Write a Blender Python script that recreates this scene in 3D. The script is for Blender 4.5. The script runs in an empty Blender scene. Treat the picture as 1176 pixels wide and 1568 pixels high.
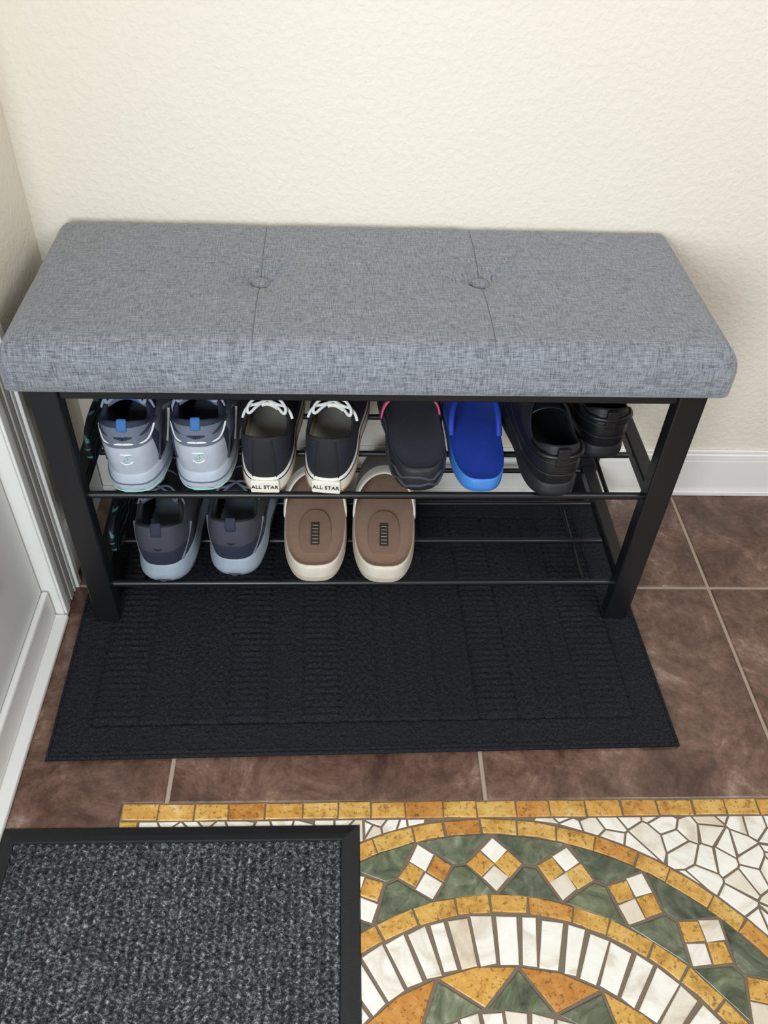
import bpy, bmesh, math, random
from mathutils import Matrix, Vector, noise
random.seed(7)
S=bpy.context.scene
S.view_settings.view_transform='Standard'
S.view_settings.exposure=0.0
pi=math.pi
# ------------------------------------------------------------------ materials
def srgb(r,g,b):
    def c(v):
        v/=255.
        return v/12.92 if v<=.04045 else ((v+.055)/1.055)**2.4
    return (c(r),c(g),c(b),1)
def newmat(name):
    m=bpy.data.materials.new(name); m.use_nodes=True
    nt=m.node_tree; b=nt.nodes['Principled BSDF']
    return m,nt,b
def N(nt,t,**kw):
    n=nt.nodes.new(t)
    for k,v in kw.items():
        if k.startswith('i_'): n.inputs[k[2:].replace('_',' ')].default_value=v
        else: setattr(n,k,v)
    return n
def mixc(nt,fac,a,b,mode='MIX'):
    n=nt.nodes.new('ShaderNodeMix'); n.data_type='RGBA'; n.blend_type=mode
    for s,v in ((0,fac),(6,a),(7,b)):
        if hasattr(v,'links') or hasattr(v,'is_linked'): nt.links.new(v,n.inputs[s])
        else: n.inputs[s].default_value=v
    return n.outputs[2]
def simple(name,col,rough=.6,var=.15,scale=60,bump=.1,bscale=None,spec=.5,stretch=(1,1,1),metal=0,dist=.002):
    m,nt,b=newmat(name)
    tc=N(nt,'ShaderNodeTexCoord'); mp=N(nt,'ShaderNodeMapping'); mp.inputs['Scale'].default_value=stretch
    nt.links.new(tc.outputs['Object'],mp.inputs[0])
    n=N(nt,'ShaderNodeTexNoise',i_Scale=scale,i_Detail=4.0); nt.links.new(mp.outputs[0],n.inputs['Vector'])
    dark=tuple(c*(1-var) for c in col[:3])+(1,); lite=tuple(min(1,c*(1+var)) for c in col[:3])+(1,)
    nt.links.new(mixc(nt,n.outputs[0],dark,lite),b.inputs['Base Color'])
    b.inputs['Roughness'].default_value=rough; b.inputs['Specular IOR Level'].default_value=spec; b.inputs['Metallic'].default_value=metal
    if bump:
        n2=N(nt,'ShaderNodeTexNoise',i_Scale=bscale or scale*5,i_Detail=3.0); nt.links.new(mp.outputs[0],n2.inputs['Vector'])
        bp=N(nt,'ShaderNodeBump',i_Strength=bump,i_Distance=dist); nt.links.new(n2.outputs[0],bp.inputs['Height']); nt.links.new(bp.outputs[0],b.inputs['Normal'])
    return m
def weave(name,c1,c2,sc=1.0,rough=.9,bump=.5):
    m,nt,b=newmat(name)
    tc=N(nt,'ShaderNodeTexCoord')
    outs=[]
    for st in ((60*sc,650*sc,500*sc),(650*sc,70*sc,70*sc)):
        mp=N(nt,'ShaderNodeMapping'); mp.inputs['Scale'].default_value=st
        nt.links.new(tc.outputs['Object'],mp.inputs[0])
        n=N(nt,'ShaderNodeTexNoise',i_Scale=1.0,i_Detail=3.0,i_Roughness=.7); nt.links.new(mp.outputs[0],n.inputs['Vector']); outs.append(n.outputs[0])
    ad=N(nt,'ShaderNodeMath',operation='ADD'); nt.links.new(outs[0],ad.inputs[0]); nt.links.new(outs[1],ad.inputs[1])
    mr=N(nt,'ShaderNodeMapRange'); mr.inputs[1].default_value=.74; mr.inputs[2].default_value=1.26; nt.links.new(ad.outputs[0],mr.inputs[0])
    nt.links.new(mixc(nt,mr.outputs[0],c1,c2),b.inputs['Base Color'])
    b.inputs['Roughness'].default_value=rough; b.inputs['Specular IOR Level'].default_value=.25
    b.inputs['Sheen Weight'].default_value=.3
    bp=N(nt,'ShaderNodeBump',i_Strength=bump,i_Distance=.0012); nt.links.new(ad.outputs[0],bp.inputs['Height']); nt.links.new(bp.outputs[0],b.inputs['Normal'])
    return m
def wallmat(name,col,k=.28):
    m,nt,b=newmat(name); b.inputs['Base Color'].default_value=col; b.inputs['Roughness'].default_value=.6; b.inputs['Specular IOR Level'].default_value=.4
    tc=N(nt,'ShaderNodeTexCoord')
    n=N(nt,'ShaderNodeTexNoise',i_Scale=95.0,i_Detail=2.5,i_Distortion=.3); nt.links.new(tc.outputs['Object'],n.inputs['Vector'])
    cr=N(nt,'ShaderNodeMapRange'); cr.inputs[1].default_value=.40; cr.inputs[2].default_value=.66; nt.links.new(n.outputs[0],cr.inputs[0])
    bp=N(nt,'ShaderNodeBump',i_Strength=k,i_Distance=.0022); nt.links.new(cr.outputs[0],bp.inputs['Height']); nt.links.new(bp.outputs[0],b.inputs['Normal'])
    return m
M_wall=wallmat('wall_paint_cream',srgb(232,224,208))
M_trim=simple('trim_white',srgb(236,234,228),rough=.35,var=.02,bump=.03)
M_door=simple('door_white',srgb(226,225,220),rough=.4,var=.02,bump=.03)
M_seat=weave('seat_linen_grey',srgb(82,85,91),srgb(156,159,166))
M_seam=simple('seat_seam',srgb(92,94,99),bump=0)
M_thread=simple('seat_thread',srgb(60,62,67),bump=0)
M_black=simple('frame_black_metal',srgb(22,22,25),rough=.38,var=.1,bump=.04)
M_grout=simple('grout_beige',srgb(172,152,134),rough=.85,var=.12,scale=30,bump=.2)
M_mgrout=simple('mosaic_grout',srgb(116,101,84),rough=.85,var=.2,scale=40,bump=.2)
def attrmat(name,kind):
    m,nt,b=newmat(name)
    at=N(nt,'ShaderNodeAttribute',attribute_name='rnd')
    tc=N(nt,'ShaderNodeTexCoord')
    add=N(nt,'ShaderNodeVectorMath',operation='MULTIPLY_ADD'); add.inputs[1].default_value=(1,1,1)
    sc=N(nt,'ShaderNodeVectorMath',operation='SCALE'); sc.inputs['Scale'].default_value=7.0
    nt.links.new(at.outputs['Color'],sc.inputs[0]); nt.links.new(tc.outputs['Object'],add.inputs[0]); nt.links.new(sc.outputs[0],add.inputs[2])
    V=add.outputs[0]
    sep=N(nt,'ShaderNodeSeparateColor'); nt.links.new(at.outputs['Color'],sep.inputs[0])
    def ns(scale,det=6,rough_=.6,dist=0):
        n=N(nt,'ShaderNodeTexNoise',i_Scale=scale,i_Detail=float(det),i_Roughness=rough_,i_Distortion=dist); nt.links.new(V,n.inputs['Vector']); return n.outputs[0]
    def ramp(f,stops):
        r=N(nt,'ShaderNodeValToRGB'); e=r.color_ramp.elements
        while len(e)<len(stops): e.new(.5)
        for el,(p,c) in zip(e,stops): el.position=p; el.color=c
        nt.links.new(f,r.inputs[0]); return r.outputs[0]
    if kind=='tile':
        c=ramp(ns(9,9,.76,.5),[(.34,srgb(72,48,39)),(.48,srgb(102,75,62)),(.58,srgb(124,96,82)),(.70,srgb(168,146,132))])
        c2=ramp(ns(50,6,.75,.3),[(.36,(.60,.56,.54,1)),(.58,(1.06,1.05,1.05,1))])
        c=mixc(nt,.8,c,c2,'MULTIPLY'); rr=(.12,.30)
    elif kind=='yellow':
        c=ramp(ns(34,6,.7,.4),[(.3,srgb(158,112,48)),(.46,srgb(202,158,78)),(.6,srgb(216,178,104)),(.74,srgb(232,208,154))])
        c2=ramp(ns(150,4,.7),[(.37,(.28,.24,.18,1)),(.45,(1,1,1,1))])
        c=mixc(nt,.75,c,c2,'MULTIPLY')
        t=ramp(sep.outputs[0],[(0,srgb(255,236,205)),(.35,(1,1,1,1)),(.75,srgb(255,238,215)),(.97,srgb(225,180,145))])
        c=mixc(nt,.8,c,t,'MULTIPLY'); rr=(.25,.5)
    elif kind=='white':
        c=ramp(ns(18,5,.6,1.0),[(.3,srgb(208,194,174)),(.5,srgb(236,230,218)),(.7,srgb(244,240,232))])
        t=ramp(sep.outputs[1],[(0,srgb(228,216,196)),(.3,(1,1,1,1)),(1,(1,1,1,1))])
        c=mixc(nt,.8,c,t,'MULTIPLY'); rr=(.2,.4)
    else:
        c=ramp(ns(22,7,.65,1.6),[(.3,srgb(54,60,48)),(.48,srgb(92,99,78)),(.6,srgb(116,121,98)),(.72,srgb(150,154,138)),(.8,srgb(196,200,190))])
        t=ramp(sep.outputs[0],[(0,(.55,.58,.58,1)),(.5,(1,1,1,1)),(1,(1.1,1.08,.98,1))])
        c=mixc(nt,.9,c,t,'MULTIPLY'); rr=(.2,.4)
    nt.links.new(c,b.inputs['Base Color'])
    mr=N(nt,'ShaderNodeMapRange'); mr.inputs[3].default_value=rr[0]; mr.inputs[4].default_value=rr[1]
    nt.links.new(ns(12),mr.inputs[0]); nt.links.new(mr.outputs[0],b.inputs['Roughness'])
    bp=N(nt,'ShaderNodeBump',i_Strength=.2,i_Distance=.002); nt.links.new(ns(25 if kind=='tile' else 80),bp.inputs['Height']); nt.links.new(bp.outputs[0],b.inputs['Normal'])
    return m
M_tile=attrmat('brown_slate_tile','tile')
M_yel=attrmat('mosaic_gold_stone','yellow')
M_whi=attrmat('mosaic_white_marble','white')
M_grn=attrmat('mosaic_green_marble','green')
# ------------------------------------------------------------------ mesh helpers
COL=S.collection
def mkobj(name,verts,faces,mats,mi=None,parent=None,smooth=True,loc=(0,0,0),rot=(0,0,0)):
    me=bpy.data.meshes.new(name); me.from_pydata(verts,[],faces)
    for m in mats: me.materials.append(m)
    if mi: me.polygons.foreach_set('material_index',mi)
    me.polygons.foreach_set('use_smooth',[smooth]*len(me.polygons))
    me.update()
    o=bpy.data.objects.new(name,me); COL.objects.link(o); o.location=loc; o.rotation_euler=rot
    if parent: o.parent=parent
    return o
def empty(name,loc=(0,0,0),rz=0,rot=None):
    e=bpy.data.objects.new(name,None); COL.objects.link(e); e.location=loc; e.rotation_euler=rot or (0,0,rz); e.empty_display_size=.05; return e
def box(name,a,b,mat,parent=None,bev=.002,loc=(0,0,0),rot=(0,0,0),seg=2):
    bm=bmesh.new(); bmesh.ops.create_cube(bm,size=1)
    for v in bm.verts:
        v.co=Vector([(a[i]+b[i])/2+v.co[i]*(b[i]-a[i]) for i in range(3)])
    if bev: bmesh.ops.bevel(bm,geom=bm.edges[:],offset=bev,segments=seg,affect='EDGES',profile=.5)
    me=bpy.data.meshes.new(name); bm.to_mesh(me); bm.free(); me.materials.append(mat)
    for p in me.polygons: p.use_smooth=False
    o=bpy.data.objects.new(name,me); COL.objects.link(o); o.parent=parent; o.location=loc; o.rotation_euler=rot; return o
def tube(name,pts,r,mat,parent=None,cyclic=False,res=3,bez=False):
    cu=bpy.data.curves.new(name,'CURVE'); cu.dimensions='3D'; cu.bevel_depth=r; cu.bevel_resolution=res; cu.use_fill_caps=True
    sp=cu.splines.new('NURBS' if bez else 'POLY'); sp.points.add(len(pts)-1)
    for p,q in zip(sp.points,pts): p.co=(*q,1)
    sp.use_cyclic_u=cyclic
    if bez: sp.use_endpoint_u=True; sp.order_u=3
    cu.materials.append(mat)
    o=bpy.data.objects.new(name,cu); COL.objects.link(o); o.parent=parent
    dg=bpy.context.evaluated_depsgraph_get(); me=bpy.data.meshes.new_from_object(o.evaluated_get(dg))
    bpy.data.objects.remove(o); 
    for p in me.polygons: p.use_smooth=True
    o=bpy.data.objects.new(name,me); COL.objects.link(o); o.parent=parent
    return o
# ------------------------------------------------------------------ floor tiles
class Poly:
    def __init__(s): s.v=[];s.f=[];s.mi=[];s.rnd=[]
    def prism(s,pts,mi,z=0.0,h=.002,bev=.0012,rnd=None):
        n=len(pts); rnd=rnd or (random.random(),random.random(),random.random())
        b=len(s.v)
        area=sum(pts[i][0]*pts[(i+1)%n][1]-pts[(i+1)%n][0]*pts[i][1] for i in range(n))
        if area<0: pts=pts[::-1]
        def inset(pts,d):
            out=[]
            for i in range(n):
                p0,p1,p2=[Vector(pts[(i+k)%n]) for k in (-1,0,1)]
                e1=(p1-p0); e2=(p2-p1)
                if e1.length<1e-7 or e2.length<1e-7: out.append(tuple(p1)); continue
                e1.normalize(); e2.normalize()
                n1=Vector((-e1.y,e1.x)); n2=Vector((-e2.y,e2.x)); m=n1+n2
                if m.length<.1: m=n1
                m/=max(.5,m.dot(n1)); out.append(tuple(p1+m*d))
            return out
        ins=inset(pts,bev)
        s.v+=[(x,y,z-h) for x,y in pts]+[(x,y,z-bev*.6) for x,y in pts]+[(x,y,z) for x,y in ins]
        for i in range(n):
            j=(i+1)%n
            s.f.append((b+i,b+j,b+n+j,b+n+i)); s.f.append((b+n+i,b+n+j,b+2*n+j,b+2*n+i))
        s.f.append(tuple(b+2*n+i for i in range(n)))
        k=2*n+1; s.mi+=[mi]*k; s.rnd+=[rnd]*k
    def build(s,name,mats,parent=None):
        o=mkobj(name,s.v,s.f,mats,s.mi,parent,smooth=False)
        me=o.data; at=me.attributes.new('rnd','FLOAT_COLOR','FACE')
        for i,c in enumerate(s.rnd): at.data[i].color=(*c,1)
        return o
G1,T,GY,GM=1.1609,.4816,-.2785,-.709
MX0,MX1=.134,1.206
GW=.0035
floor=mkobj('floor',[(-.16,.05,-.0025),(2.8,.05,-.0025),(2.8,-2.8,-.0025),(-.16,-2.8,-.0025)],[(0,3,2,1)],[M_grout])
P=Poly()
xs=[G1+k*T for k in range(-3,4)]
xs[0]=-.16
def rect(x0,x1,y0,y1): 
    if x1-x0>.01 and abs(y1-y0)>.01: P.prism([(x0+GW,y0+GW),(x1-GW,y0+GW),(x1-GW,y1-GW),(x0+GW,y1-GW)],0,bev=.002)
for i in range(len(xs)-1):
    rect(xs[i],xs[i+1],GY,.04)
    if i==0:
        a,b_,y0,y1=xs[0]+GW,xs[1]-GW,GY-T+GW,GY-GW
        P.prism([(a,y0),(MX0-.001,y0),(MX0-.001,GM+.001),(b_,GM+.001),(b_,y1),(a,y1)],0,bev=.002)
    elif xs[i+1]>MX1:
        if xs[i]<MX1:
            P.prism([(xs[i]+GW,GM+.001),(MX1+.001,GM+.001),(MX1+.001,GY-T+GW),(xs[i+1]-GW,GY-T+GW),(xs[i+1]-GW,GY-GW),(xs[i]+GW,GY-GW)],0,bev=.002)
        else: rect(xs[i],xs[i+1],GY-T,GY)
    else: rect(xs[i],xs[i+1],GM-.0025,GY)
    for k in range(1,5):
        y=GY-k*T; y1=y-T
        if xs[i]<MX0: rect(xs[i],min(xs[i+1],MX0+.002),y1,y)
        if xs[i+1]>MX1: rect(max(xs[i],MX1-.002),xs[i+1],y1,y)
        if y1<-1.8 and xs[i]<MX1 and xs[i+1]>MX0: rect(max(xs[i],MX0),min(xs[i+1],MX1),y1,min(y,-1.75))
P.build('floor_tiles',[M_tile],floor)
# ------------------------------------------------------------------ mosaic
C=(.671,-1.226)
def pol(r,th): return (C[0]+r*math.sin(th),C[1]+r*math.cos(th))
mos=mkobj('floor_mosaic_medallion',[(MX0,GM,-.0018),(MX1,GM,-.0018),(MX1,-1.75,-.0018),(MX0,-1.75,-.0018)],[(0,3,2,1)],[M_mgrout],smooth=False)
P=Poly()
def jit(p,a=.001): return (p[0]+random.uniform(-a,a),p[1]+random.uniform(-a,a))
g=.0013
x=MX0
while x<MX1-.01:
    w=.0548*random.uniform(.9,1.1)
    P.prism([jit(p) for p in [(x+g,GM-.026),(min(x+w,MX1)-g,GM-.026),(min(x+w,MX1)-g,GM-.001),(x+g,GM-.001)]],0); x+=w
y=GM-.0275
while y>-1.7:
    for x0 in (MX0,MX1-.027):
        P.prism([jit(p) for p in [(x0+g,y-.053),(x0+.027-g,y-.053),(x0+.027-g,y-g),(x0+g,y-g)]],0)
    y-=.0548
def ring(r0,r1,n,mi,gap=.0013,off=0,j=.0012,sub=2):
    e=[2*pi*(k+random.uniform(-.1,.1))/n+off for k in range(n)]
    for k in range(n):
        a0=e[k]; a1=e[(k+1)%n]+(2*pi if k==n-1 else 0)
        gi=gap/r0; go=gap/r1
        pts=[pol(r0,a0+gi+(a1-a0-2*gi)*i/sub) for i in range(sub+1)]+[pol(r1,a1-go-(a1-a0-2*go)*i/sub) for i in range(sub+1)]
        m=mi if not callable(mi) else mi(k)
        P.prism([jit(p,j) for p in pts],m)
ring(.465,.488,54,0)
ring(.353,.376,42,0)
ring(.286,.348,68,1,gap=.0027,j=.002,sub=1)
ring(.172,.229,46,1,gap=.0026,j=.0018,sub=1)
ring(.149,.169,22,0)
for k in range(12):
    a0=2*pi*k/12
    P.prism([pol(.01,a0+.2),pol(.143,a0+.02),pol(.146,a0+pi/12),pol(.143,a0+pi/6-.02)],[2,0][k%2])
nd=26; dt=2*pi/nd
for k in range(nd):
    a=math.radians(1.3)+k*dt; rc=.4205; h=.0405
    ax=(math.sin(a),math.cos(a)); tx=(math.cos(a),-math.sin(a))
    cx,cy=pol(rc,a)
    for (ox,oy,mi) in ((0,h/2,1),(0,-h/2,1),(h/2,0,0),(-h/2,0,0)):
        s=h/2-.0013
        pp=[]
        for dx,dy in ((0,s),(s,0),(0,-s),(-s,0)):
            X=ox+dx;Y=oy+dy
            pp.append(jit((cx+tx[0]*X+ax[0]*Y,cy+tx[1]*X+ax[1]*Y),.0014))
        P.prism(pp,mi)
    am=a+dt/2
    top=[pol(.4635,a+.010),pol(.4637,am),pol(.4635,a+dt-.010)]
    P.prism([jit(p) for p in top+[pol(rc+.0025,am+.017),pol(rc+.0025,am-.017)]],2)
    P.prism([jit(p) for p in [pol(.378,a+.012),pol(rc-.0025,am-.020),pol(rc-.0025,am+.020),pol(.378,a+dt-.012)]],2)
n3=16
for k in range(n3):
    a0=2*pi*k/n3+.085; a1=a0+2*pi/n3; am=(a0+a1)/2
    P.prism([pol(.282,a0+.012),pol(.284,am),pol(.282,a1-.012),pol(.236,am)],0)
    P.prism([pol(.234,am+.02),pol(.278,a1),pol(.234,a1+pi/n3-.02)],2)
def clip(poly,n,d):
    out=[]
    for i in range(len(poly)):
        a=poly[i]; b=poly[(i+1)%len(poly)]
        da=a[0]*n[0]+a[1]*n[1]-d; db=b[0]*n[0]+b[1]*n[1]-d
        if da>=0: out.append(a)
        if (da>=0)!=(db>=0):
            t_=da/(da-db); out.append((a[0]+(b[0]-a[0])*t_,a[1]+(b[1]-a[1])*t_))
    return out
bx0,bx1,by0,by1=MX0+.029,MX1-.029,-1.7,GM-.029
seeds=[]
sp=.032
xx=bx0
while xx<bx1+sp:
    yy=by0
    while yy<by1+sp:
        p=(xx+random.uniform(-.6,.6)*sp,yy+random.uniform(-.6,.6)*sp)
        d=math.hypot(p[0]-C[0],p[1]-C[1])
        if .475<d: seeds.append(p)
        yy+=sp
    xx+=sp
for sx,sy in seeds:
    poly=[(bx0,by0),(bx1,by0),(bx1,by1),(bx0,by1)]
    for tx_,ty_ in seeds:
        dx,dy=sx-tx_,sy-ty_
        L_=math.hypot(dx,dy)
        if L_<1e-6 or L_>.2: continue
        n_=(dx/L_,dy/L_); mx_,my_=(sx+tx_)/2,(sy+ty_)/2
        poly=clip(poly,n_,n_[0]*mx_+n_[1]*my_+.0016)
        if len(poly)<3: break
    if len(poly)<3: continue
    dx,dy=sx-C[0],sy-C[1]; L_=math.hypot(dx,dy); n_=(dx/L_,dy/L_)
    poly=clip(poly,n_,n_[0]*C[0]+n_[1]*C[1]+.491)
    if len(poly)<3: continue
    ar=abs(sum(poly[i][0]*poly[(i+1)%len(poly)][1]-poly[(i+1)%len(poly)][0]*poly[i][1] for i in range(len(poly))))/2
    if ar<.00006: continue
    pp=[poly[0]]
    for p in poly[1:]:
        if math.dist(p,pp[-1])>.003: pp.append(p)
    while len(pp)>3 and math.dist(pp[0],pp[-1])<.003: pp.pop()
    if len(pp)>=3: P.prism(pp,1,bev=.001)
P.build('tesserae',[M_yel,M_whi,M_grn],mos)
# ------------------------------------------------------------------ walls, trims, door
XW=-.048
box('wall_back',(XW-.12,0,-.01),(2.8,.1,2.8),M_wall,bev=0)
box('wall_left',(XW-.1,-.268,-.01),(XW,0,2.8),M_wall,bev=0)
box('wall_left.001',(XW-.1,-1.6,2.12),(XW,-.268,2.8),M_wall,bev=0)
bb=empty('baseboard_back')
box('board',(XW,-.0125,0),(2.8,-.0002,.092),M_trim,bb,bev=.001)
box('cap',(XW,-.0095,.0925),(2.8,-.0002,.107),M_trim,bb,bev=.003,seg=3)
box('cap_lip',(XW,-.006,.1072),(2.8,-.0002,.1152),M_trim,bb,bev=.0025,seg=3)
box('shoe_bead',(XW,-.0185,0),(2.8,-.0127,.012),M_trim,bb,bev=.0025,seg=3)
box('baseboard_left',(XW+.0002,-.266,0),(XW+.012,-.02,.112),M_trim,bev=.003)
tr=empty('trim_1')
c0,c1=-.268,-.352
box('casing_back',(XW-.06,c1,0),(XW+.012,c0,2.2),M_trim,tr,bev=.002)
for i,(a,b,d) in enumerate([(0,.016,.022),(.018,.026,.017),(.03,.046,.016),(.05,.058,.014),(.062,.082,.017)]):
    box('flute_%d'%i,(XW+.0121,c0-b,0),(XW+d,c0-a,2.2),M_trim,tr,bev=.0022,seg=3)
dr=empty('door_1')
DX=XW-.012
box('slab',(DX-.04,-1.5,.03),(DX,c1-.004,2.1),M_door,dr,bev=.002)
for (ya,yb,za,zb) in ((c1-.13,-.86,.22,.78),(c1-.13,-.86,.92,1.95)):
    for i,(o_,d_) in enumerate(((0,.009),(.014,.006),(.03,.009))):
        y0,y1,z0,z1=yb+o_,ya-o_,za+o_,zb-o_
        pts=[(DX+.001,y0,z0),(DX+.001,y1,z0),(DX+.001,y1,z1),(DX+.001,y0,z1)]
        tube('panel_molding_%d'%i,pts,d_*.6,M_door,dr,cyclic=True)
box('bottom_sweep',(DX+.0005,-1.5,.012),(DX+.012,c1-.004,.075),M_trim,dr,bev=.004)
box('threshold',(DX-.04,-1.5,0),(XW+.020,c1-.002,.011),M_trim,dr,bev=.003)
# ------------------------------------------------------------------ bench
O=(.5,-.2,0)
bench=empty('shoe_storage_bench',O,.0084)
def bl(p): return (p[0]-.5,p[1]+.2,p[2])
def bbox(name,a,b,mat=M_black,bev=.0025): return box(name,bl(a),bl(b),mat,bench,bev)
ZB,ZT=.5115,.5855
SX0,SX1,SY0,SY1=-.005,1.005,-.3745,-.0065
bt=[(.334,-.185),(.662,-.176)]
SEAMX=(.334,.662); SEAMY=-.178
def prof(n_side,n_round,r,hv):
    pts=[]
    for i in range(n_side): pts.append((.0,(hv*i/n_side)))
    for i in range(n_round+1):
        a=pi/2*i/n_round; pts.append((r*(1-math.cos(a)),hv+(1-hv)*math.sin(a)))
    return pts
def full(L_,h0,h1,step,seams):
    a=h0[-1][0]; b=L_-h1[-1][0]
    q=[a+(b-a)*i/int((b-a)/step) for i in range(1,int((b-a)/step))]
    q=[v for v in q if all(abs(v-s)>.0065 for s in seams)]
    for s in seams: q+=[s+d for d in (-.0055,-.0038,-.0022,-.0007,0,.0007,.0022,.0038,.0055)]
    q.sort()
    return h0+[(v,1.0) for v in q]+[(L_-p,z) for p,z in h1[::-1]]
LX=SX1-SX0; LY=SY1-SY0
px=full(LX,prof(3,8,.032,.45),prof(3,8,.032,.45),.005,[s-SX0 for s in SEAMX])
py=full(LY,prof(3,8,.034,.45),prof(3,6,.016,.72),.005,[SEAMY-SY0])
verts=[];faces=[]
nx,ny=len(px),len(py)
for j,(yy,hy) in enumerate(py):
    for i,(xx_,hx) in enumerate(px):
        X=SX0+xx_;Y=SY0+yy
        h=1-math.sqrt((1-hx)**2+(1-hy)**2) if (1-hx)**2+(1-hy)**2<1 else 0
        rc=.016; ex=min(xx_,LX-xx_); ey=min(yy,LY-yy)
        if ex<rc and ey<rc:
            dx=rc-ex; dy=rc-ey; m=max(dx,dy); L2=math.hypot(dx,dy)
            if L2>1e-9:
                k=m/L2; nxp=rc-dx*k; nyp=rc-dy*k
                X+= (nxp-ex)*(1 if xx_<LX/2 else -1); Y+=(nyp-ey)*(1 if yy<LY/2 else -1)
        u=(xx_/LX-.5)*2; w=(yy/LY-.5)*2
        H=(ZT-ZB)*h
        if h>.3:
            t_=min(1,(h-.3)/.7)
            H+=t_*.005*(1-u*u)*(1-w*w)
            for sx in SEAMX:
                d=abs(X-sx); H-=t_*(.0007*math.exp(-(d/.0014)**2)+.0014*math.exp(-(d/.022)**2))
            d=abs(Y-SEAMY); H-=t_*(.0007*math.exp(-(d/.0016)**2)+.0010*math.exp(-(d/.022)**2))
            for (bx,by) in bt:
                d=math.hypot(X-bx,Y-by); th=math.atan2(Y-by,X-bx)
                H-=t_*(.009*math.exp(-(d/.019)**2)+.0095*math.exp(-(d/.052)**2))
                H-=t_*.0030*math.exp(-((d-.036)/.022)**2)*max(0,math.cos(th*4+pi+bx*3))**3
            H+=t_*.0012*noise.noise((X*9,Y*9,1))
        verts.append(bl((X,Y,ZB+H)))
for j in range(ny-1):
    for i in range(nx-1):
        a=j*nx+i; faces.append((a,a+1,a+nx+1,a+nx))
per=[i for i in range(nx)]+[j*nx+nx-1 for j in range(1,ny)]+[(ny-1)*nx+i for i in range(nx-2,-1,-1)]+[j*nx for j in range(ny-2,0,-1)]
faces.append(tuple(per[::-1]))
mi_=[]
for j in range(ny-1):
    for i in range(nx-1):
        xc_=SX0+(px[i][0]+px[i+1][0])/2
        mi_.append(1 if any(abs(xc_-s)<.0006 for s in SEAMX) and py[j][1]>.8 else 0)
mi_.append(0)
seat=mkobj('seat_cushion',verts,faces,[M_seat,M_seam],mi_,parent=bench)
for k,(bx,by) in enumerate(bt):
    bm=bmesh.new(); bmesh.ops.create_uvsphere(bm,u_segments=28,v_segments=14,radius=1)
    for v in bm.verts: v.co=Vector((v.co.x*.0142,v.co.y*.0142,v.co.z*.0048))
    me=bpy.data.meshes.new('button'); bm.to_mesh(me); bm.free(); me.materials.append(M_seat)
    for p in me.polygons: p.use_smooth=True
    o=bpy.data.objects.new('button_%d'%(k+1),me); COL.objects.link(o); o.parent=bench; o.location=bl((bx,by,ZT-.0110))
    tube('button_rim_%d'%(k+1),[bl((bx+.0148*math.cos(a*pi/16),by+.0148*math.sin(a*pi/16),ZT-.0127)) for a in range(32)],.0013,M_thread,bench,cyclic=True)
LF=-.366; LB=-.030
RZ=.0085
LWx=.041; LD=.027; LO=.0235
for nm,x0 in (('left',LO),('right',1-LO-LWx)):
    bbox('leg_front_'+nm,(x0,LF,RZ),(x0+LWx,LF+LD,.510))
    bbox('leg_back_'+nm,(x0,LB-LD+.01,RZ),(x0+LWx,LB+.01,.510))
    for zz,nn in ((.0918,'low'),(.2992,'mid'),(.497,'top')):
        bbox('side_rail_%s_%s'%(nn,nm),(x0+.008,LF+LD,zz-.011),(x0+LWx-.008,LB-LD+.01,zz+.011))
xi0,xi1=LO+LWx,1-LO-LWx
bbox('top_rail_front',(xi0,LF+.004,.490),(xi1,LF+.026,.5105))
bbox('top_rail_back',(xi0,LB-.02,.490),(xi1,LB,.5105))
for zz,nn in ((.0918,'low'),(.2992,'mid')):
    for k,yy in enumerate((-.349,-.247,-.147,-.05)):
        tube('shelf_rod_%s_%d'%(nn,k),[bl((xi0-.004,yy,zz)),bl((xi1+.004,yy,zz))],.0052 if k else .006,M_black,bench)
    for k,xx_ in enumerate((.115,.885)):
        tube('shelf_cross_%s_%d'%(nn,k),[bl((xx_,-.345,zz-.008)),bl((xx_,-.05,zz-.008))],.0038,M_black,bench)
# ------------------------------------------------------------------ rug
m,nt,b=newmat('rug_charcoal_pile')
tc=N(nt,'ShaderNodeTexCoord')
n1=N(nt,'ShaderNodeTexNoise',i_Scale=300.0,i_Detail=3.0,i_Roughness=.7); nt.links.new(tc.outputs['Object'],n1.inputs['Vector'])
n2=N(nt,'ShaderNodeTexNoise',i_Scale=4.0,i_Detail=4.0); nt.links.new(tc.outputs['Object'],n2.inputs['Vector'])
mr=N(nt,'ShaderNodeMapRange'); mr.inputs[1].default_value=.35; mr.inputs[2].default_value=.68; nt.links.new(n1.outputs[0],mr.inputs[0])
c=mixc(nt,mr.outputs[0],srgb(12,14,18),srgb(62,63,69))
c=mixc(nt,n2.outputs[0],c,srgb(35,36,40)); 
nt.links.new(c,b.inputs['Base Color']); b.inputs['Roughness'].default_value=.95; b.inputs['Specular IOR Level'].default_value=.15
bp=N(nt,'ShaderNodeBump',i_Strength=1.0,i_Distance=.004); nt.links.new(n1.outputs[0],bp.inputs['Height']); nt.links.new(bp.outputs[0],b.inputs['Normal'])
M_rug=m
cFL,cFR,cBR,cBL=Vector((.005,-.637)),Vector((1.002,-.6185)),Vector((.982,-.045)),Vector((-.010,-.028))
NXr,NYr=460,300
bounds=[.055,.13,.21,.27,.335,.395,.455,.52,.555,.59,.62,.685,.75,.79,.83,.865,.945]
random.seed(3)
kinds=[1,0,3,1,0,1,3,0,2,0,2,1,3,2,0,1]
verts=[];faces=[]
Wr,Hr=1.0,.585
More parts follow.
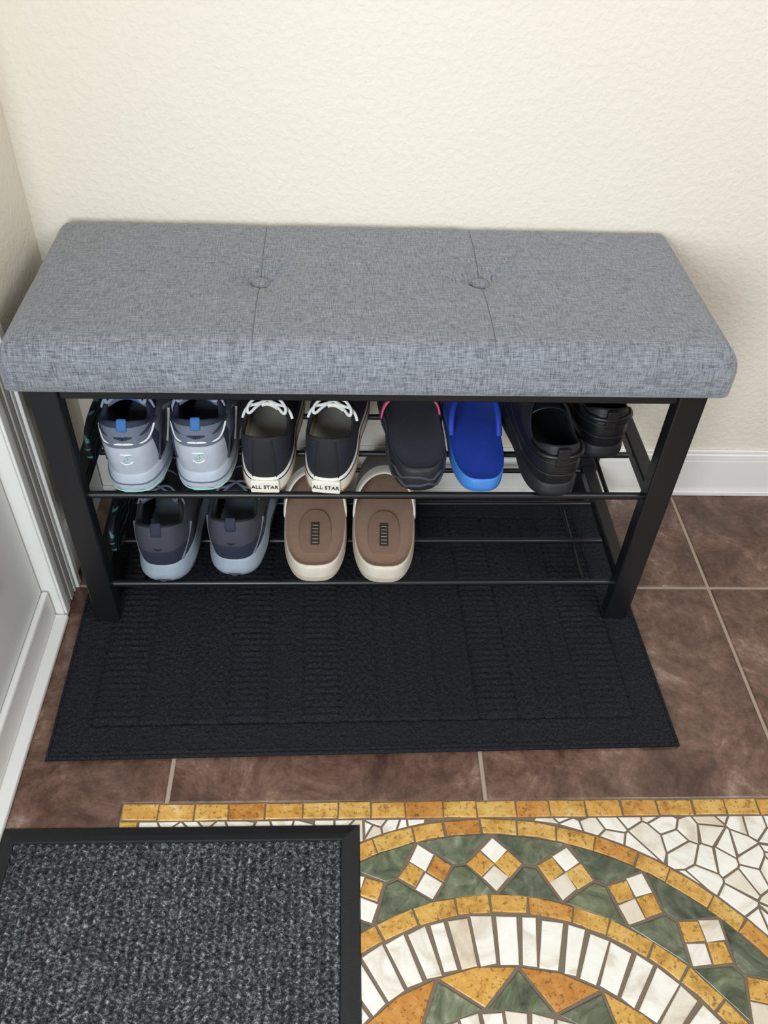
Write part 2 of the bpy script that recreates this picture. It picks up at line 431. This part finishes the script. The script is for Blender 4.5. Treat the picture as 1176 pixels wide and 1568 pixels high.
for j in range(NYr+1):
    v=j/NYr
    for i in range(NXr+1):
        u=i/NXr
        p=(cFL*(1-u)+cFR*u)*(1-v)+(cBL*(1-u)+cBR*u)*v
        X=u*Wr;Y=v*Hr
        ed=min(X,Wr-X,Y,Hr-Y)
        z=.0070
        if ed<.008: z-=.004*(1-ed/.008)**2 - (.0012 if ed>.002 else 0)
        inb=min(X-.055,Wr-.055-X,Y-.055,Hr-.055-Y)
        if abs(inb)<.0038: z-=.0038*(1-abs(inb)/.0038)
        if inb>0:
            kk=0
            for q_,bd in enumerate(bounds[:-1]):
                if X>=bd: kk=q_
            dgr=min(abs(X-bd) for bd in bounds)
            if dgr<.0038: z-=.0038*(1-dgr/.0038)
            ty=kinds[kk%len(kinds)]
            if ty==1: z+=.0009*math.sin(Y*2*pi/.0125)
            elif ty==2: z+=.0009*math.sin(X*2*pi/.0125)
            elif ty==3: z+=.0011*math.sin(Y*2*pi/.02)*math.sin(X*2*pi/.014)
        z+=.0018*noise.noise((X*150,Y*150,0))+ .0010*noise.noise((X*6,Y*6,4))
        verts.append((p.x,p.y,max(z,.001)))
for j in range(NYr):
    for i in range(NXr):
        a=j*(NXr+1)+i; faces.append((a,a+1,a+NXr+2,a+NXr+1))
rug=mkobj('ribbed_floor_rug',verts,faces,[M_rug])
tube('bound_edge',[(p.x,p.y,.0045) for p in (cFL,cFR,cBR,cBL)],.0042,M_rug,rug,cyclic=True)
# ------------------------------------------------------------------ door mat
m,nt,b=newmat('doormat_heather_grey')
tc=N(nt,'ShaderNodeTexCoord')
def nz(st,det=3):
    mp=N(nt,'ShaderNodeMapping'); mp.inputs['Scale'].default_value=st; nt.links.new(tc.outputs['Object'],mp.inputs[0])
    n=N(nt,'ShaderNodeTexNoise',i_Scale=1.0,i_Detail=float(det),i_Roughness=.75); nt.links.new(mp.outputs[0],n.inputs['Vector']); return n.outputs[0]
f1=nz((220,260,100)); 
cr=N(nt,'ShaderNodeValToRGB'); e=cr.color_ramp.elements; e[0].position=.38; e[0].color=srgb(38,39,41); e[1].position=.68; e[1].color=srgb(166,167,166)
e2=e.new(.54); e2.color=srgb(84,86,87)
nt.links.new(f1,cr.inputs[0])
# looped rows: lighter loop crowns, darker valleys between rows (base colour multiplied by the row wave)
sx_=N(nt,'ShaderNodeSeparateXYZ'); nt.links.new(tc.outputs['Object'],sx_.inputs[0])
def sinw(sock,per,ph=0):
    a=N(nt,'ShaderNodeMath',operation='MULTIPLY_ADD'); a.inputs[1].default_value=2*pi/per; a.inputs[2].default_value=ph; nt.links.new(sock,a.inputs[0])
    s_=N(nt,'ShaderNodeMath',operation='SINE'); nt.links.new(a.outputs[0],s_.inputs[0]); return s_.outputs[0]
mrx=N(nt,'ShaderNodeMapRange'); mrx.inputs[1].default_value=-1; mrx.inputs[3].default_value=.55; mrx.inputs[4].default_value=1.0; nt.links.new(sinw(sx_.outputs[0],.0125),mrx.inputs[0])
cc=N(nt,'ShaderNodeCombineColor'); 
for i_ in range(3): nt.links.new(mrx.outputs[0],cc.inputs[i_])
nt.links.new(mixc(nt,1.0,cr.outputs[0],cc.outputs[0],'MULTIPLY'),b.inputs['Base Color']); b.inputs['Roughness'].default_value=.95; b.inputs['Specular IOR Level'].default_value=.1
bp=N(nt,'ShaderNodeBump',i_Strength=.8,i_Distance=.003); nt.links.new(f1,bp.inputs['Height']); nt.links.new(bp.outputs[0],b.inputs['Normal'])
M_mat=m
M_rubber=simple('mat_black_rubber',srgb(24,25,27),rough=.5,var=.15,scale=80,bump=.2)
mat_e=empty('entrance_door_mat',(.2265,-1.1,0),0.0)
hw,hh=.26,.354
verts=[];faces=[];nx_,ny_=380,280
iw,ih=hw-.027,hh-.027
for j in range(ny_+1):
    for i in range(nx_+1):
        X=-iw+2*iw*i/nx_;Y=-ih+2*ih*j/ny_
        z=.0062+.0024*math.sin(X*2*pi/.0125)*(.75+.5*math.sin(Y*2*pi/.0115+(1.6 if int((X+1)/.0125)%2 else 0)))+.0012*noise.noise((X*120,Y*120,0))
        verts.append((X,Y,z))
for j in range(ny_):
    for i in range(nx_):
        a=j*(nx_+1)+i; faces.append((a,a+1,a+nx_+2,a+nx_+1))
mkobj('carpet_insert',verts,faces,[M_mat],parent=mat_e)
rings=[(0,.0005),(.002,.003),(.016,.008),(.0245,.0098),(.0268,.0092),(.0285,.004)]
verts=[];faces=[]
for d,z in rings:
    for sx,sy in ((-1,-1),(1,-1),(1,1),(-1,1)): verts.append((sx*(hw-d),sy*(hh-d),z))
for k in range(len(rings)-1):
    for i in range(4):
        j=(i+1)%4; faces.append((k*4+i,k*4+j,k*4+4+j,k*4+4+i))
mkobj('rubber_border',verts,faces,[M_rubber],parent=mat_e,smooth=False)
# ------------------------------------------------------------------ shoes
def e_(t,n=2.5): return max(0,1-abs(2*t-1)**n)**(1/n)
def eo(t): return e_(t,3.1) if t<.5 else e_(t,2.4)
def sm(a,b,x):
    x=max(0,min(1,(x-a)/(b-a))); return x*x*(3-2*x)
HEELW=.92
WAIST=.08
def wmod(t): return HEELW-WAIST*math.exp(-((t-.40)/.13)**2)+(1-HEELW)*sm(.35,.72,t)
NS=56
def outline(L_,W_,flip=1,n=2.5):
    out=[]
    for k in range(NS):
        ph=2*pi*k/NS; t=(1-math.cos(ph))/2; sd=1 if math.sin(ph)>=0 else -1
        w=W_/2*eo(t)*wmod(t)
        out.append((flip*.05*W_*sm(.35,1,t)+sd*w,t*L_,t,sd))
    return out
def ring_mesh(rings):
    verts=[p for r in rings for p in r]; faces=[]
    for k in range(len(rings)-1):
        for i in range(NS):
            j=(i+1)%NS; faces.append((k*NS+i,k*NS+j,(k+1)*NS+j,(k+1)*NS+i))
    return verts,faces
def sole(name,par,L_,W_,z0,z1,mat_side,mat_bot,flip=1,flare=.004,rock=.006,extra=None,scal=0):
    rings=[];o=outline(L_,W_,flip)
    cy=L_*.5
    def sc(p,d):
        dx=p[0];dy=p[1]-cy
        l=math.hypot(dx,dy)+1e-9
        return (p[0]-dx/l*d,p[1]-dy/l*d)
    prof_=[(.006,0),(.001,.12),(-flare*.3,.25),(-flare,.4),(-flare*.7,.6),(-flare*.2,.75),(0,.9),(.003,1.0),(.012,1.0)]
    if extra: prof_=extra
    lev=[]
    for d,f in prof_:
        rings.append([(*sc(p,d+(scal*math.sin(i*1.9) if f<.3 else 0)),(z0+(z1-z0)*f)+rock*((1-f))*(sm(.75,1,p[2])*1.6+sm(.1,0,p[2])*.5)) for i,p in enumerate(o)]); lev.append(f)
    v,f=ring_mesh(rings)
    mi=[]
    for k in range(len(rings)-1): mi+=[(1 if lev[k+1]<=.13 else 0)]*NS
    f.append(tuple(range(NS))[::-1]); mi.append(1)
    f.append(tuple((len(rings)-1)*NS+i for i in range(NS))); mi.append(0)
    return mkobj(name,v,f,[mat_side,mat_bot],mi,par)
def upper(name,par,L_,W_,z0,H,mats,matfn,flip=1,cw=.68,c1=.52,thick=.006,dip=.22,front=.15,heelin=.008,bulge=.004,toe=1.55):
    o=outline(L_*.985,W_*.96,flip); off=L_*.0075
    c0=heelin
    col=[]
    for (x,y,t,sd) in o:
        w=W_/2*cw*e_(t,2.6 if t<.5 else 2.2)
        yy=c0+t*(L_*c1-c0)
        zc=H*(1-dip*math.sin(pi*min(1,t*1.15))**1.5+front*sm(.6,1,t)*0.6)
        col.append((sd*w+flip*.02*W_*t,yy,zc))
    def pt(k,s,ins=0):
        x,y,t,sd=o[k]; y+=off
        X,Y,Z=col[k]
        f=s**toe
        px_=x+(X-x)*f; py_=y+(Y-y)*f
        bl_=bulge*math.sin(pi*s)
        zz=z0+(Z-z0)*(s**.92)
        cym=L_*.5+(L_*c1*.5-L_*.5)*f
        dx,dy=px_,py_-cym; l=math.hypot(dx,dy)+1e-9
        k_=(bl_-ins)/l
        return (px_+dx*k_,py_+dy*k_,zz)
    K=14; rings=[];ss=[]
    for q in range(K+1):
        s=q/K; rings.append([pt(k,s) for k in range(NS)]); ss.append(('o',s))
    r=[]
    for k in range(NS):
        p=pt(k,1.0,thick*.5); r.append((p[0],p[1],p[2]+.003))
    rings.append(r); ss.append(('c',1))
    for q in range(K,-1,-2):
        s=q/K; s=max(s,.05)
        rings.append([ (lambda p:(p[0],p[1],p[2]-.003))(pt(k,s,thick)) for k in range(NS)]); ss.append(('i',s))
    v,f=ring_mesh(rings); mi=[]
    for k in range(len(rings)-1):
        tag,s=ss[k+1]
        for i in range(NS):
            t=(o[i][2]+o[(i+1)%NS][2])/2
            mi.append(matfn(tag,s,t,o[i][3]))
    f.append(tuple((len(rings)-1)*NS+i for i in range(NS))); mi.append(matfn('b',0,0,1))
    ob=mkobj(name,v,f,mats,mi,par)
    md=ob.modifiers.new('s','SUBSURF'); md.levels=1; md.render_levels=1
    return ob,pt,col
def grid_patch(name,par,fn,nu,nv,mats,th=.003,mfn=None):
    v=[fn(i/nu,j/nv) for j in range(nv+1) for i in range(nu+1)]
    f=[(j*(nu+1)+i,j*(nu+1)+i+1,(j+1)*(nu+1)+i+1,(j+1)*(nu+1)+i) for j in range(nv) for i in range(nu)]
    mi=[mfn(i/nu,j/nv) if mfn else 0 for j in range(nv) for i in range(nu)]
    ob=mkobj(name,v,f,mats,mi,par)
    md=ob.modifiers.new('t','SOLIDIFY'); md.thickness=th; md.offset=0
    md=ob.modifiers.new('s','SUBSURF'); md.levels=1; md.render_levels=1
    return ob
def tongue_laces(par,pt,L_,W_,H,mt,ml,n=5,tw=.26,rise=.028,back=.03,lr=.0022,label=None,bow=1.0):
    kf=NS//2
    top=pt(kf,1.0)
    def fn(u,v):
        s=.55+.45*min(1,v*1.6)
        p=pt(kf,s)
        z=p[2]+.002; y=p[1]
        if v>.62:
            q=(v-.62)/.38; z=top[2]+rise*math.sin(q*pi/2); y=top[1]-back*q
        x=p[0]+(u-.5)*W_*tw*2*(.7+.4*v); 
        z-=abs(u-.5)**2*.05; y-=abs(u-.5)**2*.03
        return (x,y,z)
    grid_patch('tongue',par,fn,6,12,[mt,label or mt],.007,lambda u,v:1 if (v>.86 and .3<u<.7) else 0)
    for q in range(n):
        s=.5+.5*q/(n-1)
        p=pt(kf,s); w=W_*(.16+.04*q/n)
        pts=[(p[0]-w,p[1]-.012+.006*(q%2),p[2]-.004),(p[0]-w*.5,p[1]-.003,p[2]+.005),(p[0]+w*.5,p[1]+.001,p[2]+.006),(p[0]+w,p[1]-.010,p[2]-.004)]
        tube('lace_%d'%q,pts,lr,ml,par,bez=True)
    p=pt(kf,1.0); z=p[2]+.006; B=bow
    for sd in (-1,1):
        tube('lace_bow_%d'%(sd+1),[(p[0],p[1]-.004,z+.004),(p[0]+sd*.014*B,p[1]-.008,z+.014*B),(p[0]+sd*.030*B,p[1]-.022*B,z+.004),(p[0]+sd*.028*B,p[1]-.030*B,z-.008),(p[0]+sd*.014*B,p[1]-.016*B,z+.002),(p[0],p[1]-.004,z+.004)],lr,ml,par,bez=True)
        tube('lace_end_%d'%(sd+1),[(p[0],p[1]-.004,z+.004),(p[0]+sd*.010*B,p[1]-.018,z+.006),(p[0]+sd*.034*B,p[1]-.012,z-.004),(p[0]+sd*.038*B,p[1]-.020,z-.020)],lr,ml,par,bez=True)
def text(name,s,size,mat,par,loc,rot):
    cu=bpy.data.curves.new(name,'FONT'); cu.body=s; cu.size=size; cu.align_x='CENTER'; cu.align_y='CENTER'; cu.extrude=.0004; cu.materials.append(mat)
    o=bpy.data.objects.new(name,cu); COL.objects.link(o)
    dg=bpy.context.evaluated_depsgraph_get(); me=bpy.data.meshes.new_from_object(o.evaluated_get(dg)); bpy.data.objects.remove(o)
    o=bpy.data.objects.new(name,me); COL.objects.link(o); o.parent=par; o.location=loc; o.rotation_euler=rot
    return o
def mm(n,r,g,b_,rough=.8,**k): return simple(n,srgb(r,g,b_),rough=rough,**k)
mesh_grey=mm('knit_grey',98,105,120,bscale=900,bump=.4); silver=mm('silver_overlay',176,182,192,rough=.4); white=mm('white_foam',222,224,222,rough=.6)
navyl=mm('navy_lining',36,42,60); bluetab=mm('blue_tab',52,104,160); midgrey=mm('midsole_grey',172,180,192,rough=.6); teal=mm('teal_outsole',150,200,186)
blk=mm('black_fabric',22,23,26); dkr=mm('dark_rubber',32,33,36,rough=.6); canvas=mm('navy_canvas',28,31,44,bscale=1200,bump=.5); rubberw=mm('white_rubber',226,222,208,rough=.5)
tan=mm('tan_lining',176,160,136); whitelace=mm('white_lace',225,224,220,bscale=900); tanline=mm('tan_pinstripe',150,110,70); greylace=mm('grey_lace',140,150,170,bscale=900)
dkgrey=mm('dark_grey_knit',60,62,72,bscale=900,bump=.4); dknavy=mm('dark_navy',34,42,60); palesole=mm('pale_grey_sole',146,158,170,rough=.6)
suede=mm('tan_suede_footbed',160,130,110,bscale=700,bump=.4); suede2=mm('tan_heel_patch',146,117,98,rough=.7); pink=mm('pink_strap',226,90,124); royal=mm('royal_blue_foam',34,66,170,rough=.55,bscale=500,bump=.3); royal2=mm('blue_edge',66,130,205,rough=.5)
mulesole=mm('cream_mule_sole',212,203,186,rough=.6); stampc=mm('stamp_brown',62,54,50)
slate=mm('slate_foam',60,62,70,rough=.65,bscale=500,bump=.3); blackl=mm('black_leather',24,24,27,rough=.42); uppergrey=mm('mule_fabric',120,112,104)
def asics(loc,rz,flip):
    E=empty('running_shoe',loc,rz); L_,W_=.325,.106
    sole('sole',E,L_,W_,0,.044,midgrey,teal,flip,flare=.003,scal=.0015)
    tube('sole_groove',[(p[0]*1.02,(p[1]-L_/2)*1.012+L_/2,.026) for p in outline(L_,W_,flip)],.0016,mesh_grey,E,cyclic=True)
    tube('sole_groove_low',[(p[0]*1.01,(p[1]-L_/2)*1.010+L_/2,.012) for p in outline(L_,W_,flip)],.0012,teal,E,cyclic=True)
    def mf(tag,s,t,sd):
        if tag!='o': return 2 if tag!='c' else 3
        if s<.62 and t<.12: return 1
        if s<.75 and .12<t<.19: return 3
        if .42<t<.5 and s<.8 : return 1
        if .56<t<.6 and s<.75: return 3
        if s>.93: return 3
        if t>.9 and s<.35: return 1
        return 0
    ob,pt,col=upper('upper',E,L_,W_,.040,.134,[mesh_grey,silver,navyl,dknavy,bluetab],mf,flip,cw=.70,bulge=.007,c1=.265,thick=.010,toe=2.0,dip=.10,front=.0)
    tongue_laces(E,pt,L_,W_,.134,mesh_grey,greylace,rise=.002,back=.018,tw=.27,label=bluetab,lr=.0028)
    grid_patch('heel_pull_tab',E,lambda u,v:((u-.5)*.015,.004+.010*v-.003*math.sin(v*pi),.122+.017*v),3,5,[bluetab],.004)
    a=pt(0,.36)
    tube('heel_emblem',[(.013*math.cos(q*pi/12),a[1]-.001+.007*abs(math.cos(q*pi/12))**2,a[2]+.009*math.sin(q*pi/12)) for q in range(24)],.0013,white,E,cyclic=True)
    tube('heel_emblem_swirl',[(-.005,a[1]-.002,a[2]-.005),(.004,a[1]-.002,a[2]),(-.003,a[1]-.002,a[2]+.003),(.006,a[1]-.002,a[2]+.006)],.0010,teal,E,bez=True)
    for sd in (-1,1):
        tube('heel_overlay_%d'%(sd+1),[pt(k%NS,s,-.001) for k,s in (((sd*6),.05),((sd*7),.35),((sd*9),.6),((sd*12),.75))],.0025,dknavy,E,bez=True)
        tube('heel_overlay_b_%d'%(sd+1),[pt(k%NS,s,-.001) for k,s in (((sd*9),.1),((sd*11),.35),((sd*13),.6))],.0025,white,E,bez=True)
        tube('heel_overlay_c_%d'%(sd+1),[pt(k%NS,s,-.001) for k,s in ((0,.66),((sd*3),.62),((sd*6),.66),((sd*9),.85))],.0018,white,E,bez=True)
        tube('heel_overlay_d_%d'%(sd+1),[pt(k%NS,s,-.001) for k,s in ((0,.75),((sd*4),.76),((sd*8),.9),((sd*12),.92))],.0025,dknavy,E,bez=True)
    return E
def converse(loc,rz,flip):
    E=empty('canvas_sneaker',loc,rz); L_,W_=.32,.095
    ex=[(.004,0),(.0,.1),(-.0015,.3),(-.0015,.8),(0,.97),(.003,1.0),(.012,1.0)]
    sole('rubber_foxing',E,L_,W_,0,.034,rubberw,tan,flip,extra=ex,rock=.004)
    for zz,mt in ((.029,navyl),(.006,tanline)):
        tube('pinstripe',[(p[0]*1.02+0,(p[1]-L_/2)*1.006+L_/2,zz) for p in outline(L_,W_,flip)],.0010,mt,E,cyclic=True)
    def mf(tag,s,t,sd):
        if tag=='c': return 2
        if tag=='i': return 1 if s<.30 else 2
        if tag=='b': return 1
        if t<.010: return 2
        if t>.86 and s<.5: return 4
        if s>.94: return 2
        return 0
    ob,pt,col=upper('canvas_upper',E,L_,W_,.030,.104,[canvas,tan,blk,rubberw,rubberw],mf,flip,dip=.12,cw=.76,c1=.29,bulge=.003,toe=2.0,front=.06)
    tongue_laces(E,pt,L_,W_,.105,canvas,whitelace,n=6,tw=.24,rise=.008,back=.014,label=rubberw,lr=.0024,bow=1.0)
    box('heel_label',(-.022,-.0035,.007),(.022,.004,.031),rubberw,E,.002)
    text('heel_label_text','ALL STAR',.0098,blk,E,(0,-.0042,.019),(pi/2,0,0))
    for nm,k_ in (('l',NS-2),('r',2)):
        tube('heel_stripe_'+nm,[pt(k_,s,-.0006) for s in (0,.3,.6,.95)],.0010,blk,E,bez=True)
    for sd in (-1,1):
        for q in range(5):
            k=(NS//2+sd*4)%NS; p=pt(k,.58+.09*q,-.001)
            tube('eyelet',[(p[0]+.0035*math.cos(a*pi/5),p[1]+.0035*math.sin(a*pi/5),p[2]+.001) for a in range(10)],.001,rubberw,E,cyclic=True)
    return E
def darkrun(loc,rz,flip):
    E=empty('walking_shoe',loc,rz); L_,W_=.32,.112
    sole('sole',E,L_,W_,0,.048,palesole,palesole,flip,flare=.006,rock=.008)
    def mf(tag,s,t,sd):
        if tag!='o': return 2
        if s<.5 and t<.12: return 1
        if .2<t<.26: return 3
        if s>.93: return 3
        return 0
    ob,pt,col=upper('upper',E,L_,W_,.044,.128,[dkgrey,dknavy,blk,dkgrey],mf,flip,cw=.70,bulge=.007,c1=.30,thick=.011,toe=2.0,dip=.12,front=.06)
    tongue_laces(E,pt,L_,W_,.128,dkgrey,mesh_grey,rise=.006,back=.024,label=navyl)
    grid_patch('heel_pull_tab',E,lambda u,v:((u-.5)*.018,.003+.011*v-.003*math.sin(v*pi),.112+.022*v),3,5,[dknavy],.004)
    for sd in (-1,1):
        tube('heel_overlay_%d'%(sd+1),[pt(k%NS,s,-.001) for k,s in (((sd*4),.05),((sd*7),.4),((sd*10),.7))],.0025,mesh_grey,E,bez=True)
        tube('heel_seam_%d'%(sd+1),[pt(k%NS,s,-.001) for k,s in ((0,.5),((sd*4),.55),((sd*8),.5),((sd*12),.6))],.0015,blk,E,bez=True)
        tube('sole_wave_%d'%(sd+1),[(lambda p:(p[0]*1.05,p[1]-.006,z))(outline(L_,W_,flip)[(sd*k)%NS]) for k,z in ((0,.016),(4,.022),(8,.016),(12,.026),(16,.018))],.0022,dkgrey,E,bez=True)
    return E
def footbed(E,L_,W_,flip,h0,h1,mat_side,mat_top,rim=.004,toeup=.01,name='footbed'):
    o=outline(L_,W_,flip); rings=[];cy=L_/2
    def ins(p,d):
        l=math.hypot(p[0],p[1]-cy)+1e-9; return (p[0]-p[0]/l*d,p[1]-(p[1]-cy)/l*d)
    def hz(t): return h0+(h1-h0)*t+toeup*sm(.75,1,t)*.6
    def lev(d,f,add=0): return [(*ins(p,d),f*hz(p[2])+add+ (1-f)*toeup*sm(.75,1,p[2])) for p in o]
    rings=[lev(.004,0),lev(0,.15),lev(-.001,.5),lev(0,.9),lev(.002,1,.001+rim*.5),lev(.005,1,rim*.6),lev(.009,1,0),lev(.016,1,-.0015),lev(.028,1,-.0025)]
    v,f=ring_mesh(rings); mi=[]
    for k in range(len(rings)-1): mi+=[0 if k<4 else 1]*NS
    f.append(tuple(range(NS))[::-1]); mi.append(0); f.append(tuple((len(rings)-1)*NS+i for i in range(NS))); mi.append(1)
    mkobj(name,v,f,[mat_side,mat_top],mi,E); return hz
def flipflop(nm,loc,rz,flip,side,top,strap,L_=.32,W_=.108,h=(.026,.020),rot=None,sh=1.0,toeup=.01):
    E=empty(nm,loc,rz,rot)
    hz=footbed(E,L_,W_,flip,h[0],h[1],side,top,rim=.001,toeup=toeup)
    for sd in (-1,1):
        a=(sd*W_*.40,L_*.36,hz(.36)); m_=(sd*W_*.30+flip*.004,L_*.56,hz(.5)+.038*sh); e2=(flip*.008,L_*.76,hz(.76)+.004*sh)
        tube('strap_%d'%(sd+1),[a,(a[0]*1.02,a[1]+.02,a[2]+.025*sh),m_,(flip*.006+sd*.006,L_*.70,hz(.7)+.026*sh),e2],.0055*(sh if sh<1 else 1),strap,E,bez=True)
    return E
def slide(loc,rz,flip):
    E=empty('rubber_slide_sandal',loc,rz); L_,W_=.32,.106
    hz=footbed(E,L_,W_,flip,.042,.026,dkr,slate,rim=.004)
    o=outline(L_,W_,flip)
    for q in range(2):
        tube('sole_rib_%d'%q,[(p[0]*1.02,(p[1]-L_/2)*1.006+L_/2,.013+.014*q+.004*math.sin(i*1.6+q*2)) for i,p in enumerate(o)],.0024,slate,E,cyclic=True)
    def fn(u,v):
        a=pi*u; y=L_*(.50+.30*v)
        return (math.cos(a)*W_*.48*(1+.02*v)+flip*.004,y,.02+math.sin(a)**.8*(.055-.012*v)+.004)
    grid_patch('upper_band',E,fn,12,6,[dkr],.004)
    def fn2(u,v):
        a=pi*u; y=L_*(.47+.03*v)
        return (math.cos(a)*W_*.47+flip*.004,y,.02+math.sin(a)**.8*(.057)+.004)
    grid_patch('pink_trim',E,fn2,12,2,[pink],.004)
    return E
def mule(loc,rz,flip):
    E=empty('slip_on_mule_sandal',loc,rz); L_,W_=.325,.110
    hz=footbed(E,L_,W_,flip,.040,.030,mulesole,suede,rim=.004)
    o=outline(L_,W_,flip)
    tube('sole_line',[(p[0]*1.02,(p[1]-L_/2)*1.006+L_/2,.014) for p in o],.0012,tan,E,cyclic=True)
    v=[];n_=28
    for q in range(n_):
        a=2*pi*q/n_; v.append((.028*math.copysign(abs(math.cos(a))**.8,math.cos(a)),.085+.060*math.copysign(abs(math.sin(a))**.8,math.sin(a)),hz(.2)-.0008))
    mkobj('heel_patch',v,[tuple(range(n_))],[suede2],None,E)
    box('stamp',(-.0075,.056,hz(.2)-.001),(.0075,.112,hz(.2)+.0006),stampc,E,.0005)
    for q in range(6):
        box('stamp_line_%d'%q,(-.0050,.0605+.0085*q,hz(.2)+.0005),(.0050,.0620+.0085*q,hz(.2)+.0009),tan,E,0)
    def fn(u,v):
        a=pi*u; t=.46+.54*v; y=L_*t*.995
        w=W_/2*e_(min(t,.985),2.4)*wmod(t)*1.02
        hh_=.066*(1-.75*v**2.2)*(1 if v<.97 else .8)
        return (math.cos(a)*w+flip*.05*W_*sm(.35,1,t),y+.06*math.sin(a)*(1-v)-.02*(1-v),.024+math.sin(a)**.75*hh_)
    grid_patch('mule_upper',E,fn,16,12,[uppergrey,rubberw],.005,lambda u,v:1 if v<.09 else 0)
    return E
def clog(loc,rz,flip,strap=True,rot=None,L_=.30,W_=.099):
    E=empty('black_leather_clog',loc,rz,rot)
    sole('sole',E,L_,W_,0,.032,dkr,dkr,flip,flare=.003)
    def mf(tag,s,t,sd):
        if tag!='o': return 1
        return 2 if s>.9 else 0
    ob,pt,col=upper('upper',E,L_,W_,.028,.100,[blackl,blk,dkr],mf,flip,dip=.2,cw=.74,c1=.42,bulge=.005,toe=1.9)
    for s in (.3,.62):
        tube('stitch_band_%d'%int(s*100),[pt((k)%NS,s,-.0003) for k in range(-18,19)],.0014,dkr,E)
    k1,k2=10,NS-10
    p1,p2=pt(k1,.9,-.001),pt(k2,.9,-.001)
    tube('heel_strap',[p1,(p1[0]*1.05,.015,p1[2]+.004),(0,-.003,p1[2]+.006),(p2[0]*1.05,.015,p2[2]+.004),p2],.0042,blackl,E,bez=True)
    box('strap_loop',(-.010,-.002,.068),(.010,.006,.102),blackl,E,.002)
    grid_patch('instep_strap',E,lambda u,v:(math.cos(pi*u)*W_*.40,L_*(.34+.09*v),.055+.048*math.sin(pi*u)**.7),12,3,[blackl],.004)
    return E
Zm=.2992+.0065; Zl=.0918+.0065
HY=-.367
asics((.1385,HY+.004,Zm),.015,-1)
asics((.243,HY+.010,Zm),.02,-1)
converse((.338,HY+.010,Zm),-.015,1)
converse((.432,HY+.010,Zm),-.10,1)
slide((.578,HY+.020,Zm),.02,-1)
WAIST=.03
flipflop('flip_flop',(.676,HY+.018,Zm),.0,1,royal2,royal,royal,W_=.100)
WAIST=.08
clog((.790,HY+.004,Zm),.05,-1)
clog((.886,HY+.098,Zm),.02,1,L_=.25)
darkrun((.156,HY+.006,Zl),.0,-1)
darkrun((.274,HY+.020,Zl),-.02,1)
WAIST=.0; HEELW=1.0
mule((.411,HY+.010,Zl),.015,-1)
mule((.529,HY+.008,Zl),-.03,1)
WAIST=.08; HEELW=.92
tealp,nt,b=newmat('teal_black_pattern')
tc=N(nt,'ShaderNodeTexCoord'); wv=N(nt,'ShaderNodeTexWave',i_Scale=22.0,i_Distortion=9.0,i_Detail=2.0); nt.links.new(tc.outputs['Object'],wv.inputs['Vector'])
cr=N(nt,'ShaderNodeValToRGB'); cr.color_ramp.interpolation='CONSTANT'; e=cr.color_ramp.elements; e[0].color=srgb(18,20,24); e[1].position=.88; e[1].color=srgb(70,128,122)
nt.links.new(wv.outputs[0],cr.inputs[0]); nt.links.new(cr.outputs[0],b.inputs['Base Color']); b.inputs['Roughness'].default_value=.6
for zz in (Zm,Zl):
    flipflop('patterned_flip_flop',(.0610,-.315,zz+.047),0,-1,tealp,tealp,blk,L_=.24,W_=.084,h=(.008,.008),rot=(0,pi/2,0),sh=.1,toeup=0)
# ------------------------------------------------------------------ camera
cam=bpy.data.cameras.new('camera'); co=bpy.data.objects.new('camera',cam); COL.objects.link(co)
cam.sensor_fit='VERTICAL'; cam.sensor_height=24; cam.lens=24*1294.93/1568; cam.clip_start=.01
R=Matrix.Rotation(-.0688,4,'Z')@Matrix.Rotation(pi/2-.7636,4,'X')@Matrix.Rotation(.0551,4,'Z')
co.matrix_world=Matrix.Translation((.4567,-1.3294,1.2035))@R
S.camera=co
# ------------------------------------------------------------------ light
w=bpy.data.worlds.new('world'); S.world=w; w.use_nodes=True
bg=w.node_tree.nodes['Background']; bg.inputs[0].default_value=(1,.91,.77,1); bg.inputs[1].default_value=.34
def area(name,loc,target,size,power,col,sy=None):
    l=bpy.data.lights.new(name,'AREA'); l.shape='RECTANGLE'; l.size=size; l.size_y=sy or size; l.energy=power; l.color=col
    o=bpy.data.objects.new(name,l); COL.objects.link(o); o.location=loc
    d=Vector(target)-Vector(loc); o.rotation_euler=d.to_track_quat('-Z','Y').to_euler(); return o
area('window_light',(.05,-2.0,1.05),(.15,-.3,.5),.6,31,(.84,.92,1.0),.8)
area('right_wall_fill',(1.9,-1.6,2.0),(1.35,0,1.35),.8,25,(.88,.93,1.0))  # added bluish fill lamp, brightens the upper right wall
